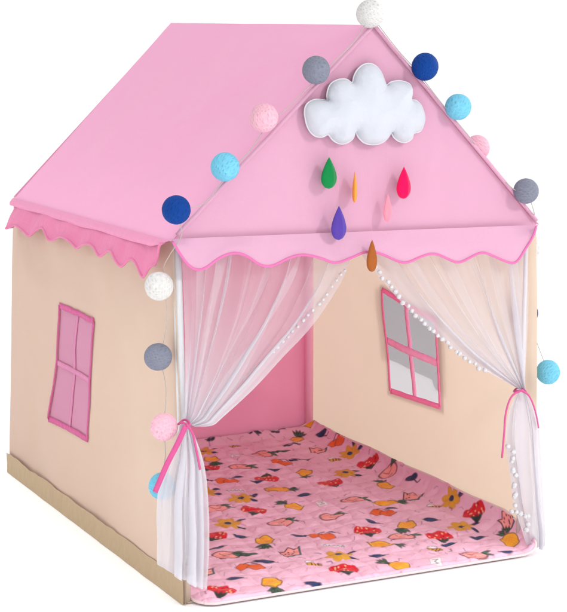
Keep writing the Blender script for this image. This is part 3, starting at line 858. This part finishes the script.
# ------------------------------------------------------------------ felt raindrops hanging under the cloud
DL = {'green': 'dark green felt raindrop hanging under the left of the cloud',
      'orange': 'orange felt raindrop turned edge on, a thin sliver below the cloud',
      'crimson': 'crimson red felt raindrop hanging under the right of the cloud',
      'pink': 'small salmon pink felt raindrop hanging left of the crimson one',
      'purple': 'purple felt raindrop hanging just above the front valance',
      'brown': 'brown felt raindrop hanging lowest, over the scalloped valance edge'}
def drop(kind, x, y, zt, zb, yaw, w, depth):
    h = zt-zb; NR, NA = 26, 24; vs, fs_ = [], []
    for k in range(NR+1):
        v = k/NR                                   # 0 bottom .. 1 tip
        if v < .36: r = math.sqrt(max(0, 1-((.36-v)/.36)**2))
        else: r = (1-((v-.36)/.64))**1.0*(1+.55*((v-.36)/.64)) if v < 1 else 0
        r = max(r, .02)
        for i in range(NA):
            a = 2*math.pi*i/NA
            ca, sa = math.cos(a), math.sin(a)
            xx = math.copysign(abs(ca)**.9, ca)*w/2*r
            yy = math.copysign(abs(sa)**1.15, sa)*depth/2*min(1, r*1.1)
            yy *= 1+.45*math.exp(-(xx/(w*.10))**2)          # raised seam down the middle
            p = Vector((xx, yy, h*v)); p.rotate(Matrix.Rotation(yaw, 3, 'Z'))
            vs.append(Vector((x, y, zb))+p)
    for k in range(NR):
        for i in range(NA): fs_.append((k*NA+i, k*NA+(i+1) % NA, (k+1)*NA+(i+1) % NA, (k+1)*NA+i))
    fs_.append(tuple(range(NA))[::-1]); fs_.append(tuple(NR*NA+i for i in range(NA)))
    o = link('felt_raindrop', vs, fs_, M['drop_'+kind])
    tag(o, DL[kind], 'raindrop', 'felt raindrops hanging under the cloud')
    zc = min((p.z for p in cloud_outline if abs(p.x-x) < .02), default=1.09)
    link('hanging_thread', *tube([(x, y, zt-.002), (x+.0005, (y-.03)/2, (zt+zc)/2), (x, -.022, zc+.004)], .0002, 5), M['thread'], o)
W_ = {'green': (.047, .022, .25), 'orange': (.040, .008, 1.08), 'crimson': (.043, .022, .2), 'pink': (.026, .012, .2), 'purple': (.042, .022, .1), 'brown': (.033, .020, .4)}
for k, x, y, zt, zb in DROPS:
    w, d, yaw = W_[k]; drop(k, x, y, zt, zb, yaw, w, d)

# ------------------------------------------------------------------ garland of wound cotton balls
gar = empty('ball_garland', (BALLS[0][1], BALLS[0][2], BALLS[0][3]))
tag(gar, 'garland of coloured cotton balls on a thin cord draped over the roof front', 'garland')
bm = bmesh.new(); bmesh.ops.create_icosphere(bm, subdivisions=5, radius=1)
for v in bm.verts:
    v.co *= 1+.012*noise.noise(v.co*4)+.010*noise.noise(v.co*13)
ballm = bpy.data.meshes.new('cotton_ball'); bm.to_mesh(ballm); bm.free()
ballm.polygons.foreach_set('use_smooth', [True]*len(ballm.polygons))
BN = {'white': 'white ball', 'grey': 'slate grey ball', 'pink': 'pale pink ball', 'lb': 'light blue ball', 'db': 'deep blue ball'}
meshes = {}
for k in BC:
    me = ballm.copy(); me.name = 'cotton_ball'; me.materials.clear(); me.materials.append(M['ball_'+k])
    me.transform(Matrix.Scale(.0325, 4)); meshes[k] = me
for k, x, y, z in BALLS:
    o = bpy.data.objects.new('cotton_ball', meshes[k]); COL.objects.link(o); o.parent = gar
    o.location = Vector((x, y, z))-gar.location
    s = random.uniform(.97, 1.02); o.scale = (s, s*random.uniform(.97, 1.02), s*random.uniform(.97, 1.02))
    o.rotation_euler = (random.uniform(0, 6), random.uniform(0, 6), random.uniform(0, 6)); o['label'] = BN[k]
pos = [Vector((x, y, z)) for _, x, y, z in BALLS]
left = [pos[0], Vector((.44, -.028, 1.315)), pos[1]+Vector((.01, -.0, -.012)), Vector((.27, -.026, 1.165)), pos[2]+Vector((.012, 0, -.014)), Vector((.17, -.026, 1.066)),
        pos[3]+Vector((.012, 0, -.012)), Vector((.06, -.026, .955)), pos[4]+Vector((.01, 0, -.005)), Vector((-.005, -.040, .885)), Vector((-.035, -.040, .84)),
        Vector((-.038, -.012, .80)), Vector((-.030, -.012, .70)), Vector((-.033, -.002, .645)), pos[6]+Vector((.006, -.0, .0)), Vector((-.036, -.016, .53)), pos[7], Vector((-.045, -.03, .38)), pos[8], pos[8]+Vector((.0, -.004, -.09))]
right = [pos[0], Vector((.553, -.024, 1.298)), pos[9]+Vector((-.012, .01, -.015)), Vector((.676, -.022, 1.174)), pos[10]+Vector((-.015, .005, -.02)), Vector((.785, -.018, 1.064)), pos[11]+Vector((0, -.01, -.02)),
         Vector((.885, -.026, .958)), Vector((.905, -.03, .946)), pos[12], Vector((.965, -.022, .885)), Vector((.985, .02, .87)), Vector((1.01, .06, .83)), pos[13], Vector((1.03, .09, .7)), pos[14], Vector((1.045, .06, .53)), pos[15]]
link('cord', *merge(tube(catmull(left, 8), .0011, 6), tube(catmull(right, 8), .0011, 6)), M['cord'], gar)

# ------------------------------------------------------------------ setting, light, camera
gr = link('ground', [(-60, -60, -.001), (60, -60, -.001), (60, 60, -.001), (-60, 60, -.001)], [(0, 1, 2, 3)], M['ground'], smooth=False)
gr['kind'] = 'structure'

w = bpy.data.worlds.new('World'); scene.world = w; w.use_nodes = True
bg = w.node_tree.nodes['Background']; bg.inputs['Color'].default_value = (1, 1, 1, 1); bg.inputs['Strength'].default_value = 1.06

def area(name, loc, target, sx, sy, power, spread=180, col=(1, 1, 1)):
    l = bpy.data.lights.new(name, 'AREA'); l.shape = 'RECTANGLE'; l.size = sx; l.size_y = sy; l.energy = power; l.color = col
    l.spread = math.radians(spread)
    o = bpy.data.objects.new(name, l); COL.objects.link(o); o.location = loc
    o.rotation_euler = (Vector(target)-Vector(loc)).to_track_quat('-Z', 'Y').to_euler()
    return o
area('added_side_light', (3.2, .5, 1.7), (1, .6, .45), 1.4, 1.4, 30)  # added lamp, brightens the inner right wall through its cloth
area('softbox_key', (2.1, -3.4, 3.0), (.5, 0, .9), .5, .5, 64, col=(1, .99, .98))
area('added_front_fill', (-1.0, -4.6, 1.3), (.6, .5, .45), 1.6, 1.6, 27)  # added lamp near the camera to brighten the tent inside
# added overhead lamps that whiten the floor beside and in front of the tent
area('added_floor_wash', (-1.1, .4, 3.6), (-1.1, .4, 0), 1.2, 3.2, 16, 40)
area('added_floor_wash', (.5, -1.2, 3.6), (.5, -1.2, 0), 3.4, 1.2, 16, 40)

cam = bpy.data.cameras.new('camera'); co = bpy.data.objects.new('camera', cam); COL.objects.link(co)
cam.sensor_fit = 'HORIZONTAL'; cam.sensor_width = 36; cam.lens = 1577.0864/567*36; cam.clip_end = 500; cam.clip_start = .05
r = Vector((.89590762, -.44422382, .00383871)); u = Vector((.07505237, .15987068, .98428071)); fw = Vector((.43785463, .88153648, -.17656941))
mw = Matrix((r, u, -fw)).transposed().to_4x4(); mw.translation = Vector((-1.3596, -3.2832, 1.3542))
co.matrix_world = mw
scene.camera = co

scene.view_settings.view_transform = 'Standard'; scene.view_settings.look = 'None'
scene.view_settings.exposure = 0.07; scene.view_settings.gamma = 1
scene.render.engine = 'CYCLES'
scene.cycles.use_denoising = True
scene.cycles.transparent_max_bounces = 24
scene.cycles.max_bounces = 10; scene.cycles.diffuse_bounces = 5
